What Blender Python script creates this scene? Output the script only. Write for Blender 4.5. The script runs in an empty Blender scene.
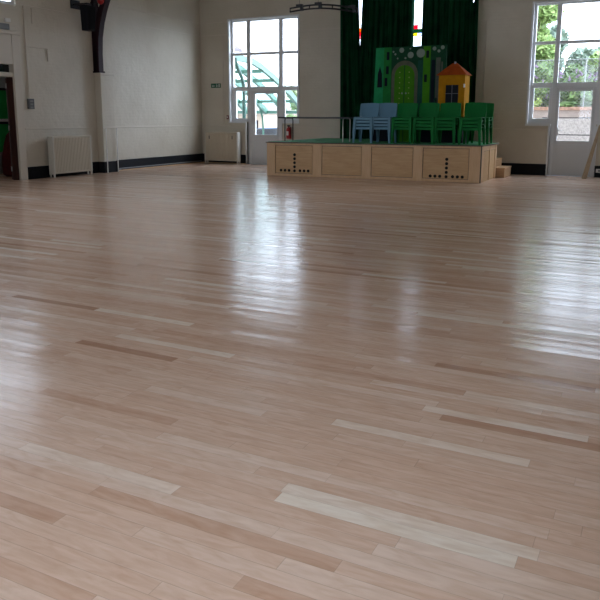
import bpy, math, random
from mathutils import Vector, Matrix
random.seed(7)
C = bpy.context.scene.collection
SC = bpy.context.scene
PI = math.pi

# ------------------------------------------------------------------ camera, sky, exposure
def set_camera():
    pitch, yaw, roll = 0.18553, -0.46834, -0.0030
    cp, sp, cy, sy, cr, sr = math.cos(pitch), math.sin(pitch), math.cos(yaw), math.sin(yaw), math.cos(roll), math.sin(roll)
    fwd = Vector((sy*cp, cy*cp, -sp)); right = Vector((cy, -sy, 0)); down = fwd.cross(right)
    r2 = right*cr + down*sr; d2 = down*cr - right*sr
    cam = bpy.data.cameras.new('camera'); o = bpy.data.objects.new('camera', cam); C.objects.link(o)
    m = Matrix.Identity(4)
    for i in range(3):
        m[i][0] = r2[i]; m[i][1] = -d2[i]; m[i][2] = -fwd[i]
    m[0][3], m[1][3], m[2][3] = 0, 0, 1.45
    o.matrix_world = m
    cam.sensor_width = 36; cam.lens = 702.3*36/600; cam.shift_y = -51.7/600
    cam.clip_start = 0.05; cam.clip_end = 300
    SC.camera = o
set_camera()
w = bpy.data.worlds.new('sky'); SC.world = w; w.use_nodes = True
nt = w.node_tree; nt.nodes.clear()
out = nt.nodes.new('ShaderNodeOutputWorld'); bg = nt.nodes.new('ShaderNodeBackground')
# overcast sky, brightest where the sun stands veiled behind the far end of the hall
SKY_BASE, SKY_GLOW = 5.3, 15.5
tc = nt.nodes.new('ShaderNodeTexCoord'); dt = nt.nodes.new('ShaderNodeVectorMath'); dt.operation = 'DOT_PRODUCT'
dt.inputs[1].default_value = Vector((.77, .55, .33)).normalized()
mr = nt.nodes.new('ShaderNodeMapRange'); mr.interpolation_type = 'SMOOTHSTEP'
for k_, v_ in (('From Min', .62), ('From Max', 1.0), ('To Min', SKY_BASE), ('To Max', SKY_GLOW)): mr.inputs[k_].default_value = v_
nt.links.new(tc.outputs['Generated'], dt.inputs[0]); nt.links.new(dt.outputs['Value'], mr.inputs['Value']); nt.links.new(mr.outputs[0], bg.inputs['Strength'])
bg.inputs['Color'].default_value = (0.76, 0.89, 1.06, 1)
nt.links.new(bg.outputs[0], out.inputs[0])
SC.view_settings.view_transform = 'Standard'; SC.view_settings.look = 'None'
SC.view_settings.exposure = 0.0; SC.view_settings.gamma = 1.0; SC.view_settings.use_curve_mapping = False
def portal(name, loc, direction, sx, sy):
    l = bpy.data.lights.new(name, 'AREA'); l.shape = 'RECTANGLE'; l.size = sx; l.size_y = sy
    l.cycles.is_portal = True
    o = bpy.data.objects.new(name, l); C.objects.link(o); o.location = loc
    o.rotation_euler = Vector(direction).to_track_quat('-Z', 'Y').to_euler()

# ------------------------------------------------------------------ materials
MATS = {}
def nodes_of(m):
    return m.node_tree.nodes, m.node_tree.links
def mat(name, col, rough=0.6, metal=0.0, spec=0.5, noise=0.0, nscale=8.0, bump=0.0, bscale=40.0):
    if name in MATS: return MATS[name]
    m = bpy.data.materials.new(name); m.use_nodes = True; N, L = nodes_of(m); b = N['Principled BSDF']
    b.inputs['Base Color'].default_value = (*col, 1); b.inputs['Roughness'].default_value = rough
    b.inputs['Metallic'].default_value = metal; b.inputs['Specular IOR Level'].default_value = spec
    if noise:
        tc = N.new('ShaderNodeTexCoord'); n = N.new('ShaderNodeTexNoise'); n.inputs['Scale'].default_value = nscale; n.inputs['Detail'].default_value = 4
        r = N.new('ShaderNodeValToRGB')
        r.color_ramp.elements[0].position = .3; r.color_ramp.elements[1].position = .7
        r.color_ramp.elements[0].color = (*[c*(1-noise) for c in col], 1); r.color_ramp.elements[1].color = (*[min(1, c*(1+noise)) for c in col], 1)
        L.new(tc.outputs['Object'], n.inputs['Vector']); L.new(n.outputs['Fac'], r.inputs['Fac']); L.new(r.outputs[0], b.inputs['Base Color'])
    if bump:
        tc = N.new('ShaderNodeTexCoord'); n = N.new('ShaderNodeTexNoise'); n.inputs['Scale'].default_value = bscale; n.inputs['Detail'].default_value = 3
        bp = N.new('ShaderNodeBump'); bp.inputs['Strength'].default_value = bump; bp.inputs['Distance'].default_value = .01
        L.new(tc.outputs['Object'], n.inputs['Vector']); L.new(n.outputs['Fac'], bp.inputs['Height']); L.new(bp.outputs[0], b.inputs['Normal'])
    MATS[name] = m; return m
def wall_mat(name, axis):
    """painted brickwork, warm cream; the courses show as a soft relief. axis 'x' = wall that runs along x"""
    m = bpy.data.materials.new(name); m.use_nodes = True; N, L = nodes_of(m); b = N['Principled BSDF']
    b.inputs['Roughness'].default_value = .55; b.inputs['Specular IOR Level'].default_value = .35
    g = N.new('ShaderNodeNewGeometry'); s = N.new('ShaderNodeSeparateXYZ'); L.new(g.outputs['Position'], s.inputs[0])
    c = N.new('ShaderNodeCombineXYZ'); L.new(s.outputs['X' if axis == 'x' else 'Y'], c.inputs[0]); L.new(s.outputs['Z'], c.inputs[1])
    br = N.new('ShaderNodeTexBrick'); br.inputs['Scale'].default_value = 1; br.inputs['Brick Width'].default_value = .225; br.inputs['Row Height'].default_value = .075
    br.inputs['Mortar Size'].default_value = .007; br.inputs['Mortar Smooth'].default_value = 1
    L.new(c.outputs[0], br.inputs['Vector'])
    n = N.new('ShaderNodeTexNoise'); n.inputs['Scale'].default_value = 7; n.inputs['Detail'].default_value = 5; L.new(g.outputs['Position'], n.inputs['Vector'])
    mx = N.new('ShaderNodeMath'); mx.operation = 'MULTIPLY_ADD'; mx.inputs[1].default_value = -0.16
    L.new(br.outputs['Fac'], mx.inputs[0]); L.new(n.outputs['Fac'], mx.inputs[2])
    bp = N.new('ShaderNodeBump'); bp.inputs['Strength'].default_value = .7; bp.inputs['Distance'].default_value = .018
    L.new(mx.outputs[0], bp.inputs['Height']); L.new(bp.outputs[0], b.inputs['Normal'])
    n2 = N.new('ShaderNodeTexNoise'); n2.inputs['Scale'].default_value = .9; n2.inputs['Detail'].default_value = 4; L.new(g.outputs['Position'], n2.inputs['Vector'])
    r = N.new('ShaderNodeValToRGB'); r.color_ramp.elements[0].position = .3; r.color_ramp.elements[1].position = .75
    r.color_ramp.elements[0].color = (.57, .52, .43, 1); r.color_ramp.elements[1].color = (.665, .62, .53, 1)
    L.new(n2.outputs['Fac'], r.inputs['Fac']); L.new(r.outputs[0], b.inputs['Base Color'])
    return m
def floor_mat():
    m = bpy.data.materials.new('maple strip floor'); m.use_nodes = True; N, L = nodes_of(m); b = N['Principled BSDF']
    def M(op, a=None, bb=None, c=None):
        n = N.new('ShaderNodeMath'); n.operation = op
        for i, v in enumerate((a, bb, c)):
            if v is None: continue
            if isinstance(v, (int, float)): n.inputs[i].default_value = v
            else: L.new(v, n.inputs[i])
        return n.outputs[0]
    g = N.new('ShaderNodeNewGeometry'); s = N.new('ShaderNodeSeparateXYZ'); L.new(g.outputs['Position'], s.inputs[0])
    x, y = s.outputs['X'], s.outputs['Y']
    W_, L_ = .072, 1.2
    yr = M('DIVIDE', y, W_); row = M('FLOOR', yr); fy = M('FRACT', yr)
    wn = N.new('ShaderNodeTexWhiteNoise'); wn.noise_dimensions = '1D'; L.new(row, wn.inputs['W'])
    wl = N.new('ShaderNodeTexWhiteNoise'); wl.noise_dimensions = '1D'; L.new(M('ADD', row, 77.3), wl.inputs['W'])
    ln = M('MULTIPLY_ADD', wl.outputs['Value'], .8, .6)
    xr = M('MULTIPLY_ADD', wn.outputs['Value'], 9.7, M('DIVIDE', M('DIVIDE', x, L_), ln)); col = M('FLOOR', xr); fx = M('FRACT', xr)
    cc = N.new('ShaderNodeCombineXYZ'); L.new(row, cc.inputs[0]); L.new(col, cc.inputs[1])
    w2 = N.new('ShaderNodeTexWhiteNoise'); w2.noise_dimensions = '2D'; L.new(cc.outputs[0], w2.inputs['Vector'])
    ramp = N.new('ShaderNodeValToRGB'); ramp.color_ramp.interpolation = 'LINEAR'
    els = ramp.color_ramp.elements
    els[0].position = 0; els[0].color = FLOORC[0]
    els[1].position = 1; els[1].color = FLOORC[5]
    for p, k in ((.035, 1), (.16, 2), (.75, 3), (.955, 4)):
        e = els.new(p); e.color = FLOORC[k]
    L.new(w2.outputs['Value'], ramp.inputs['Fac'])
    # grain stretched along the strip, offset per strip
    sc = N.new('ShaderNodeCombineXYZ'); L.new(M('MULTIPLY_ADD', w2.outputs['Value'], 31, M('MULTIPLY', x, 3.0)), sc.inputs[0]); L.new(M('MULTIPLY', y, 42.0), sc.inputs[1])
    gn = N.new('ShaderNodeTexNoise'); gn.inputs['Scale'].default_value = 1; gn.inputs['Detail'].default_value = 5; L.new(sc.outputs[0], gn.inputs['Vector'])
    gr = N.new('ShaderNodeValToRGB'); gr.color_ramp.elements[0].position = .28; gr.color_ramp.elements[0].color = (.92, .88, .85, 1); gr.color_ramp.elements[1].position = .6; gr.color_ramp.elements[1].color = (1.03, 1.03, 1.03, 1)
    L.new(gn.outputs['Fac'], gr.inputs['Fac'])
    mx = N.new('ShaderNodeMix'); mx.data_type = 'RGBA'; mx.blend_type = 'MULTIPLY'; mx.inputs['Factor'].default_value = .8
    L.new(ramp.outputs[0], mx.inputs[6]); L.new(gr.outputs[0], mx.inputs[7])
    n4 = N.new('ShaderNodeTexNoise'); n4.inputs['Scale'].default_value = 1; n4.inputs['Detail'].default_value = 4; n4.inputs['Distortion'].default_value = 1.2
    s4 = N.new('ShaderNodeCombineXYZ'); L.new(M('MULTIPLY_ADD', w2.outputs['Value'], 57, M('MULTIPLY', x, 6.0)), s4.inputs[0]); L.new(M('MULTIPLY', y, 22.0), s4.inputs[1]); L.new(s4.outputs[0], n4.inputs['Vector'])
    r4 = N.new('ShaderNodeValToRGB'); r4.color_ramp.elements[0].position = .25; r4.color_ramp.elements[0].color = (.88, .80, .73, 1); r4.color_ramp.elements[1].position = .62; r4.color_ramp.elements[1].color = (1.02, 1.02, 1.02, 1)
    L.new(n4.outputs['Fac'], r4.inputs['Fac'])
    mx0 = mx; mx = N.new('ShaderNodeMix'); mx.data_type = 'RGBA'; mx.blend_type = 'MULTIPLY'; mx.inputs['Factor'].default_value = .85
    L.new(mx0.outputs[2], mx.inputs[6]); L.new(r4.outputs[0], mx.inputs[7])
    # joints
    ey = M('MINIMUM', fy, M('SUBTRACT', 1, fy)); ex = M('MULTIPLY', M('MINIMUM', fx, M('SUBTRACT', 1, fx)), L_/W_)
    jt = M('LESS_THAN', M('MINIMUM', ey, ex), .018)
    m2 = N.new('ShaderNodeMix'); m2.data_type = 'RGBA'; m2.inputs[7].default_value = (.16, .10, .07, 1)
    L.new(M('MULTIPLY', jt, .25), m2.inputs['Factor']); L.new(mx.outputs[2], m2.inputs[6]); L.new(m2.outputs[2], b.inputs['Base Color'])
    # satin lacquer: roughness and a slight cupping that differ from strip to strip
    rr = M('MULTIPLY_ADD', w2.outputs['Value'], .07, FLOOR_ROUGH); L.new(M('MULTIPLY_ADD', gn.outputs['Fac'], .06, rr), b.inputs['Roughness'])
    b.inputs['Specular IOR Level'].default_value = FLOOR_SPEC
    wv = N.new('ShaderNodeCombineXYZ'); L.new(M('MULTIPLY', x, .8), wv.inputs[0]); L.new(M('MULTIPLY', y, 4.2), wv.inputs[1])
    n3 = N.new('ShaderNodeTexNoise'); n3.inputs['Scale'].default_value = 1; n3.inputs['Detail'].default_value = 2; L.new(wv.outputs[0], n3.inputs['Vector'])
    cup = M('MULTIPLY', M('POWER', M('ABSOLUTE', M('SUBTRACT', fy, .5)), 2), .5)
    hh = M('ADD', M('MULTIPLY', n3.outputs['Fac'], 1.0), M('ADD', M('MULTIPLY', w2.outputs['Value'], .05), M('ADD', M('MULTIPLY', cup, .35), M('MULTIPLY', M('SUBTRACT', fy, .5), M('MULTIPLY', M('SUBTRACT', wl.outputs['Value'], .5), .85)))))
    bp = N.new('ShaderNodeBump'); bp.inputs['Strength'].default_value = .7; bp.inputs['Distance'].default_value = .005
    L.new(hh, bp.inputs['Height']); L.new(bp.outputs[0], b.inputs['Normal'])
    return m
FLOORC = [(.53, .315, .215, 1), (.65, .425, .305, 1), (.72, .50, .375, 1), (.75, .54, .415, 1), (.80, .62, .50, 1), (.88, .77, .65, 1)]
FLOOR_ROUGH = .145; FLOOR_SPEC = .62
def wood_mat(name, c1, c2, scale=6, along='x', rough=.5):
    m = bpy.data.materials.new(name); m.use_nodes = True; N, L = nodes_of(m); b = N['Principled BSDF']
    b.inputs['Roughness'].default_value = rough
    tc = N.new('ShaderNodeTexCoord'); mp = N.new('ShaderNodeMapping'); L.new(tc.outputs['Object'], mp.inputs[0])
    mp.inputs['Scale'].default_value = {'x': (.6, 6, 6), 'z': (6, 6, .6), 'y': (6, .6, 6)}[along]
    n = N.new('ShaderNodeTexNoise'); n.inputs['Scale'].default_value = scale; n.inputs['Detail'].default_value = 5; n.inputs['Distortion'].default_value = .6
    L.new(mp.outputs[0], n.inputs['Vector'])
    r = N.new('ShaderNodeValToRGB'); r.color_ramp.elements[0].position = .3; r.color_ramp.elements[1].position = .7
    r.color_ramp.elements[0].color = (*c1, 1); r.color_ramp.elements[1].color = (*c2, 1)
    L.new(n.outputs['Fac'], r.inputs['Fac']); L.new(r.outputs[0], b.inputs['Base Color'])
    return m
def glass_mat(name, tint=(1, 1, 1), gl=.035):
    m = bpy.data.materials.new(name); m.use_nodes = True; N, L = nodes_of(m); N.remove(N['Principled BSDF'])
    o = N['Material Output']; t = N.new('ShaderNodeBsdfTransparent'); t.inputs[0].default_value = (*tint, 1)
    g = N.new('ShaderNodeBsdfGlossy'); g.inputs['Roughness'].default_value = .02
    f = N.new('ShaderNodeMixShader'); f.inputs[0].default_value = gl
    L.new(t.outputs[0], f.inputs[1]); L.new(g.outputs[0], f.inputs[2]); L.new(f.outputs[0], o.inputs[0])
    return m
def leaf_mat(name, c1, c2):
    m = bpy.data.materials.new(name); m.use_nodes = True; N, L = nodes_of(m); b = N['Principled BSDF']
    b.inputs['Roughness'].default_value = .6
    g = N.new('ShaderNodeNewGeometry'); r = N.new('ShaderNodeValToRGB')
    r.color_ramp.elements[0].color = (*c1, 1); r.color_ramp.elements[1].color = (*c2, 1)
    L.new(g.outputs['Random Per Island'], r.inputs['Fac']); L.new(r.outputs[0], b.inputs['Base Color'])
    return m
def brick_mat(name, c1, c2, mortar, axis):
    m = bpy.data.materials.new(name); m.use_nodes = True; N, L = nodes_of(m); b = N['Principled BSDF']; b.inputs['Roughness'].default_value = .85
    g = N.new('ShaderNodeNewGeometry'); s = N.new('ShaderNodeSeparateXYZ'); L.new(g.outputs['Position'], s.inputs[0])
    c = N.new('ShaderNodeCombineXYZ'); L.new(s.outputs['X' if axis == 'x' else 'Y'], c.inputs[0]); L.new(s.outputs['Z'], c.inputs[1])
    br = N.new('ShaderNodeTexBrick'); br.inputs['Scale'].default_value = 1; br.inputs['Brick Width'].default_value = .225; br.inputs['Row Height'].default_value = .075; br.inputs['Mortar Size'].default_value = .01
    br.inputs['Color1'].default_value = (*c1, 1); br.inputs['Color2'].default_value = (*c2, 1); br.inputs['Mortar'].default_value = (*mortar, 1)
    L.new(c.outputs[0], br.inputs['Vector']); L.new(br.outputs[0], b.inputs['Base Color']); return m
def pebble_mat():
    m = bpy.data.materials.new('pebbledash'); m.use_nodes = True; N, L = nodes_of(m); b = N['Principled BSDF']; b.inputs['Roughness'].default_value = .9
    g = N.new('ShaderNodeNewGeometry'); v = N.new('ShaderNodeTexVoronoi'); v.inputs['Scale'].default_value = 34; L.new(g.outputs['Position'], v.inputs['Vector'])
    s = N.new('ShaderNodeSeparateColor'); L.new(v.outputs['Color'], s.inputs[0])
    r = N.new('ShaderNodeValToRGB'); e = r.color_ramp.elements
    e[0].color = (.34, .30, .285, 1); e[1].color = (.54, .48, .46, 1); k = e.new(.3); k.color = (.42, .37, .35, 1)
    L.new(s.outputs[0], r.inputs['Fac']); L.new(r.outputs[0], b.inputs['Base Color']); return m

M_FLOOR = floor_mat()
M_WALLX = wall_mat('painted brick along x', 'x'); M_WALLY = wall_mat('painted brick along y', 'y')
M_CEIL = mat('ceiling plaster', (.70, .67, .62), .8, noise=.05, nscale=1.5)
M_TRIM = mat('cream gloss trim', (.62, .565, .48), .4)
M_BLACK = mat('black skirting paint', (.005, .006, .009), .6, spec=.2)
M_UPVC = mat('white window frame', (.74, .76, .78), .35)
M_DOORP = mat('pale grey door panel', (.66, .68, .70), .4)
M_GLASS = glass_mat('window glass')
M_RAD = mat('cream radiator enamel', (.60, .53, .42), .4)
M_RADW = mat('white radiator enamel', (.64, .61, .54), .35)
M_PLY = wood_mat('birch ply', (.50, .30, .135), (.60, .385, .195), 4, 'x', .45)
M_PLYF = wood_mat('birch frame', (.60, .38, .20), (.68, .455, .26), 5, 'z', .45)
M_STEP = wood_mat('step ply', (.46, .27, .14), (.56, .35, .19), 4, 'x', .5)
M_CARPET = mat('green stage top', (.02, .22, .075), .8, noise=.15, nscale=60)
M_EDGE = mat('stage edge strip', (.07, .05, .035), .45)
M_HOLE = mat('hole black', (.006, .005, .005), .9)
M_CURT = mat('dark green velvet', (.004, .038, .015), .95, spec=.05, noise=.3, nscale=3)
M_STEEL = mat('dark steel tube', (.03, .03, .033), .4, .6)
M_CHROME = mat('satin steel', (.55, .56, .57), .3, .9)
M_MAROON = mat('maroon steel paint', (.020, .004, .009), .6, spec=.25)
M_SPK = mat('black speaker', (.004, .0045, .007), .7, spec=.2)
M_RED = mat('red paint', (.42, .012, .012), .35)
M_GREY = mat('mid grey plastic', (.20, .205, .21), .45)
M_GREYD = mat('grey switch plate', (.095, .10, .105), .45)
M_WHITE = mat('white plastic', (.78, .78, .76), .4)
M_GRP = mat('green chair plastic', (.007, .155, .033), .6, spec=.12)
M_BLP = mat('light blue chair plastic', (.13, .26, .36), .6, spec=.12)
M_LAMIN = mat('table laminate', (.16, .15, .145), .35)
M_LEAD = mat('lead came', (.05, .05, .05), .5)
M_CONC = mat('pale concrete', (.44, .36, .33), .9, noise=.15, nscale=5)
M_COPE = mat('orange brick coping', (.40, .235, .17), .85, noise=.3, nscale=14)
M_PEB = pebble_mat()
M_PAVE = mat('outside paving', (.42, .40, .38), .9, noise=.1, nscale=3)
M_GSTEEL = mat('green canopy steel', (.045, .14, .10), .4)
M_DKGREEN = mat('dark green downpipe', (.012, .06, .045), .4)
M_TRUNK = mat('bark', (.10, .075, .055), .9, noise=.3, nscale=10)
M_WIRE = mat('galvanised wire', (.36, .38, .38), .5, .5)

# ------------------------------------------------------------------ mesh helpers
WORG = {}
class MB:
    def __init__(s): s.v = []; s.f = []; s.mi = []; s.cur = 0
    def add(s, vs, fs):
        n = len(s.v); s.v += [Vector(p) for p in vs]; s.f += [tuple(i+n for i in f) for f in fs]; s.mi += [s.cur]*len(fs); return s
    def box(s, x0, x1, y0, y1, z0, z1):
        x0, x1 = min(x0, x1), max(x0, x1); y0, y1 = min(y0, y1), max(y0, y1); z0, z1 = min(z0, z1), max(z0, z1)
        return s.hexa([(x0, y0, z0), (x1, y0, z0), (x1, y1, z0), (x0, y1, z0), (x0, y0, z1), (x1, y0, z1), (x1, y1, z1), (x0, y1, z1)])
    def hexa(s, p):
        return s.add(p, [(0, 3, 2, 1), (4, 5, 6, 7), (0, 1, 5, 4), (1, 2, 6, 5), (2, 3, 7, 6), (3, 0, 4, 7)])
    def prism(s, poly, off):
        """poly: list of 3-D points (planar), extruded by vector off"""
        n = len(poly); off = Vector(off); a = [Vector(p) for p in poly]; b = [p+off for p in a]
        return s.add(a+b, [tuple(range(n-1, -1, -1)), tuple(range(n, 2*n))] + [(i, (i+1) % n, n+(i+1) % n, n+i) for i in range(n)])
    def tube(s, pts, r, seg=10, caps=True):
        pts = [Vector(p) for p in pts]; n = len(pts); rs = r if isinstance(r, (list, tuple)) else [r]*n
        t = (pts[1]-pts[0]).normalized(); ref = Vector((0, 0, 1)) if abs(t.z) < .9 else Vector((1, 0, 0)); u = t.cross(ref).normalized()
        vs = []
        for i, p in enumerate(pts):
            a = pts[max(0, i-1)]; b = pts[min(n-1, i+1)]; t = (b-a).normalized(); u = (u - t*u.dot(t)).normalized(); wv = t.cross(u)
            vs += [p + (u*math.cos(2*PI*k/seg) + wv*math.sin(2*PI*k/seg))*rs[i] for k in range(seg)]
        fs = [(i*seg+k, i*seg+(k+1) % seg, (i+1)*seg+(k+1) % seg, (i+1)*seg+k) for i in range(n-1) for k in range(seg)]
        if caps: fs += [tuple(range(seg-1, -1, -1)), tuple((n-1)*seg+k for k in range(seg))]
        return s.add(vs, fs)
    def lathe(s, c, prof, seg=20, axis='z'):
        c = Vector(c); vs = []
        for r, h in prof:
            for k in range(seg):
                a = 2*PI*k/seg; p = (r*math.cos(a), r*math.sin(a), h)
                if axis == 'x': p = (h, p[0], p[1])
                if axis == 'y': p = (p[0], h, p[1])
                vs.append(c+Vector(p))
        n = len(prof); fs = [(i*seg+k, i*seg+(k+1) % seg, (i+1)*seg+(k+1) % seg, (i+1)*seg+k) for i in range(n-1) for k in range(seg)]
        fs += [tuple(range(seg-1, -1, -1)), tuple((n-1)*seg+k for k in range(seg))]
        return s.add(vs, fs)
    def build(s, name, material, parent=None, smooth=False, bevel=0, org=None, kind=None):
        xs = [p.x for p in s.v]; ys = [p.y for p in s.v]; zs = [p.z for p in s.v]
        c = Vector(org) if org else Vector(((min(xs)+max(xs))/2, (min(ys)+max(ys))/2, min(zs)))
        me = bpy.data.meshes.new(name); me.from_pydata([p-c for p in s.v], [], s.f)
        ms = material if isinstance(material, (list, tuple)) else [material]
        for m_ in ms: me.materials.append(m_)
        for p, i in zip(me.polygons, s.mi): p.material_index = i; p.use_smooth = smooth
        me.update()
        import bmesh
        bm = bmesh.new(); bm.from_mesh(me); bmesh.ops.recalc_face_normals(bm, faces=bm.faces[:]); bm.to_mesh(me); bm.free()
        if smooth: me.set_sharp_from_angle(angle=math.radians(40))
        o = bpy.data.objects.new(name, me); C.objects.link(o)
        o.location = c - (WORG[parent.name] if parent else Vector((0, 0, 0)))
        if parent: o.parent = parent
        WORG[o.name] = c
        if bevel:
            bv = o.modifiers.new('bevel', 'BEVEL'); bv.width = bevel; bv.segments = 2; bv.limit_method = 'ANGLE'
        if kind: o['kind'] = kind
        return o
def tag(o, label, cat, group=None, kind=None):
    o['label'] = label; o['category'] = cat
    if group: o['group'] = group
    if kind: o['kind'] = kind
    return o
def thing(name, loc, label, cat, group=None):
    o = bpy.data.objects.new(name, None); o.empty_display_size = .1; C.objects.link(o); o.location = loc; WORG[o.name] = Vector(loc)
    return tag(o, label, cat, group)
def struct(name, loc=(0, 0, 0)):
    o = bpy.data.objects.new(name, None); o.empty_display_size = .1; C.objects.link(o); o.location = loc; WORG[o.name] = Vector(loc); o['kind'] = 'structure'
    return o
def copy_tree(o, parent=None):
    c = o.copy(); C.objects.link(c)
    if parent: c.parent = parent
    for ch in list(o.children): copy_tree(ch, c)
    return c
def S(name, mb, m, bevel=0):
    return mb.build(name, m, None, bevel=bevel, kind='structure')

# ------------------------------------------------------------------ room shell
XL, XR, YF, YB = -12.95, 0.62, 18.72, -9.0
HW = 5.4
S('floor', MB().box(XL-2.2, XR+.3, YB-.3, YF+.3, -.12, 0), M_FLOOR)
def wall_x(mb, y0, y1, x0, x1, z0, z1, holes):
    """wall in the xz plane with rectangular openings (hx0,hx1,hz0,hz1)"""
    xs = sorted({x0, x1, *[h[0] for h in holes], *[h[1] for h in holes]}); zs = sorted({z0, z1, *[h[2] for h in holes], *[h[3] for h in holes]})
    for a, b in zip(xs, xs[1:]):
        run = None
        for c, d in zip(zs, zs[1:]):
            hole = any(h[0] <= (a+b)/2 <= h[1] and h[2] <= (c+d)/2 <= h[3] for h in holes)
            if not hole: run = (run[0], d) if run else (c, d)
            if hole and run: mb.box(a, b, y0, y1, *run); run = None
        if run: mb.box(a, b, y0, y1, *run)
    return mb
def wall_y(mb, x0, x1, y0, y1, z0, z1, holes):
    t = wall_x(MB(), x0, x1, y0, y1, z0, z1, holes)
    for p in t.v: p.x, p.y = p.y, p.x
    return mb.add(t.v, t.f)
W1 = (-11.89, -9.55, 1.29, 4.29); D1 = (-11.30, -10.12, 0, 1.29)
W2 = (-3.03, -.73, 1.28, 4.20); D2 = (-2.47, -1.41, 0, 1.28)
W3 = (-8.02, -4.45, 2.75, 5.0)
S('wall_far', wall_x(MB(), YF, YF+.3, XL-.3, XR+.3, 0, 8.2, [W1, D1, W2, D2, W3]), M_WALLX)
WL = [(9.5, 11.64, 3.84, 5.2), (5.4, 8.4, 2.3, 4.9), (.9, 4.5, 1.1, 4.95), (-4.4, -.9, 1.3, 4.9)]  # all but the first are unseen, added to light the near floor
DL = (10.30, 11.42, 0, 2.56)
S('wall_left', wall_y(MB(), XL-.18, XL, YB, YF, 0, HW, WL+[DL]), M_WALLY)
WR_FILL = [(.2, 2.6, 1.3, 4.2)]  # unseen opening added to brighten the foreground
S('wall_right', wall_y(MB(), XR, XR+.3, YB, YF, 0, HW, WR_FILL), M_WALLY)
WB_FILL = [(-10.6, -8.2, 1.3, 4.6), (-4.6, -2.2, 1.3, 4.6)]  # unseen openings added as fill from behind
S('wall_rear', wall_x(MB(), YB-.3, YB, XL-.3, XR+.3, 0, 8.2, WB_FILL), M_WALLX)
cl = MB(); ax = (XL+XR)/2
cl.prism([(XL-.3, YB-.3, HW), (ax-3, YB-.3, 8.0), (ax+3, YB-.3, 8.0), (XR+.3, YB-.3, HW), (XR+.3, YB-.3, HW+.15), (ax+3, YB-.3, 8.2), (ax-3, YB-.3, 8.2), (XL-.3, YB-.3, HW+.15)], (0, YF-YB+.6, 0))
S('ceiling', cl, M_CEIL)
# skirting, dado rail, picture rail
def runs(a, b, gaps):
    out = []; cur = a
    for g0, g1 in sorted(gaps):
        if g0 > cur: out.append((cur, g0))
        cur = max(cur, g1)
    if cur < b: out.append((cur, b))
    return out
m = MB()
for a, b in runs(XL, XR, [(D1[0]-.03, D1[1]+.03), (D2[0]-.03, D2[1]+.03), (-8.66, -4.0)]): m.box(a, b, YF-.025, YF, 0, .285)
S('baseboard_far', m, M_BLACK, .004)
m = MB()
for a, b in runs(YB, YF-.025, [(10.22, 11.66)]): m.box(XL, XL+.025, a, b, 0, .285)
m.box(XL+.025, -12.725, 13.975, 14.0, 0, .285).box(-12.75, -12.725, 14.0, 14.47, 0, .285).box(XL+.025, -12.725, 14.47, 14.495, 0, .285)
S('baseboard_left', m, M_BLACK, .004)
S('baseboard_right', MB().box(XR-.025, XR, YB, YF-.025, 0, .285), M_BLACK)
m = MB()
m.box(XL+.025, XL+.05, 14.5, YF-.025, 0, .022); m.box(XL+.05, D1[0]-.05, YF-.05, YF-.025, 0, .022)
S('trim_1', m, M_PLYF)                                        # thin pale strip along the foot of the skirting
m = MB()
for a, b in runs(XL, XR, [(W1[0]-.02, D1[0]-.03), (D1[0]-.03, D1[1]+.03), (D2[0]-.06, D2[1]+.03), (W1[0]-.02, W1[0])]): m.box(a, b, YF-.022, YF, 1.135, 1.17)
S('trim_2', m, M_TRIM, .006)                                  # dado rail, far wall
m = MB()
for a, b in runs(YB, YF-.022, [(10.22, 11.66), (13.98, 14.49)]): m.box(XL, XL+.022, a, b, 1.135, 1.17)
m.box(-12.75, -12.728, 13.98, 14.49, 1.135, 1.17)
S('trim_3', m, M_TRIM, .006)
m = MB()
for a, b in runs(XL, XR, [(W1[0]-.02, W1[1]+.02), (W2[0]-.02, W2[1]+.02), (-8.05, -4.37)]): m.box(a, b, YF-.018, YF, 3.865, 3.895)
S('trim_4', m, M_TRIM)                                        # picture rail, far wall
m = MB()
for a, b in runs(9.0, YF-.018, [(9.45, 11.62), (13.98, 14.47)]): m.box(XL, XL+.018, a, b, 3.865, 3.895)
S('trim_5', m, M_TRIM)
S('trim_6', MB().box(XL, XL+.03, 11.7, YF, 4.24, 4.285).box(XL+.03, W1[0]-.06, YF-.03, YF, 4.24, 4.285), M_TRIM)
# brick pier under the roof rib
pr = MB().box(XL, -12.75, 14.0, 14.47, 0, 2.46)
pr.hexa([(XL, 13.97, 2.46), (-12.72, 13.97, 2.46), (-12.72, 14.50, 2.46), (XL, 14.50, 2.46), (XL, 13.97, 2.52), (-12.72, 13.97, 2.52), (-12.72, 14.50, 2.52), (XL, 14.50, 2.52)])
S('trim_7', pr, M_WALLY, .01)

# ------------------------------------------------------------------ windows and doors
def rect_frame(mb, x0, x1, z0, z1, t, y0, y1, tb=None):
    tb = tb if tb is not None else t
    mb.box(x0, x0+t, y0, y1, z0, z1).box(x1-t, x1, y0, y1, z0, z1).box(x0+t, x1-t, y0, y1, z1-t, z1).box(x0+t, x1-t, y0, y1, z0, z0+tb)
GY = 18.845
def pane(parent, x0, x1, z0, z1, mm=None, y=GY):
    return MB().box(x0-.01, x1+.01, y-.004, y+.004, z0-.01, z1+.01).build('pane', mm or M_GLASS, parent)
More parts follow.
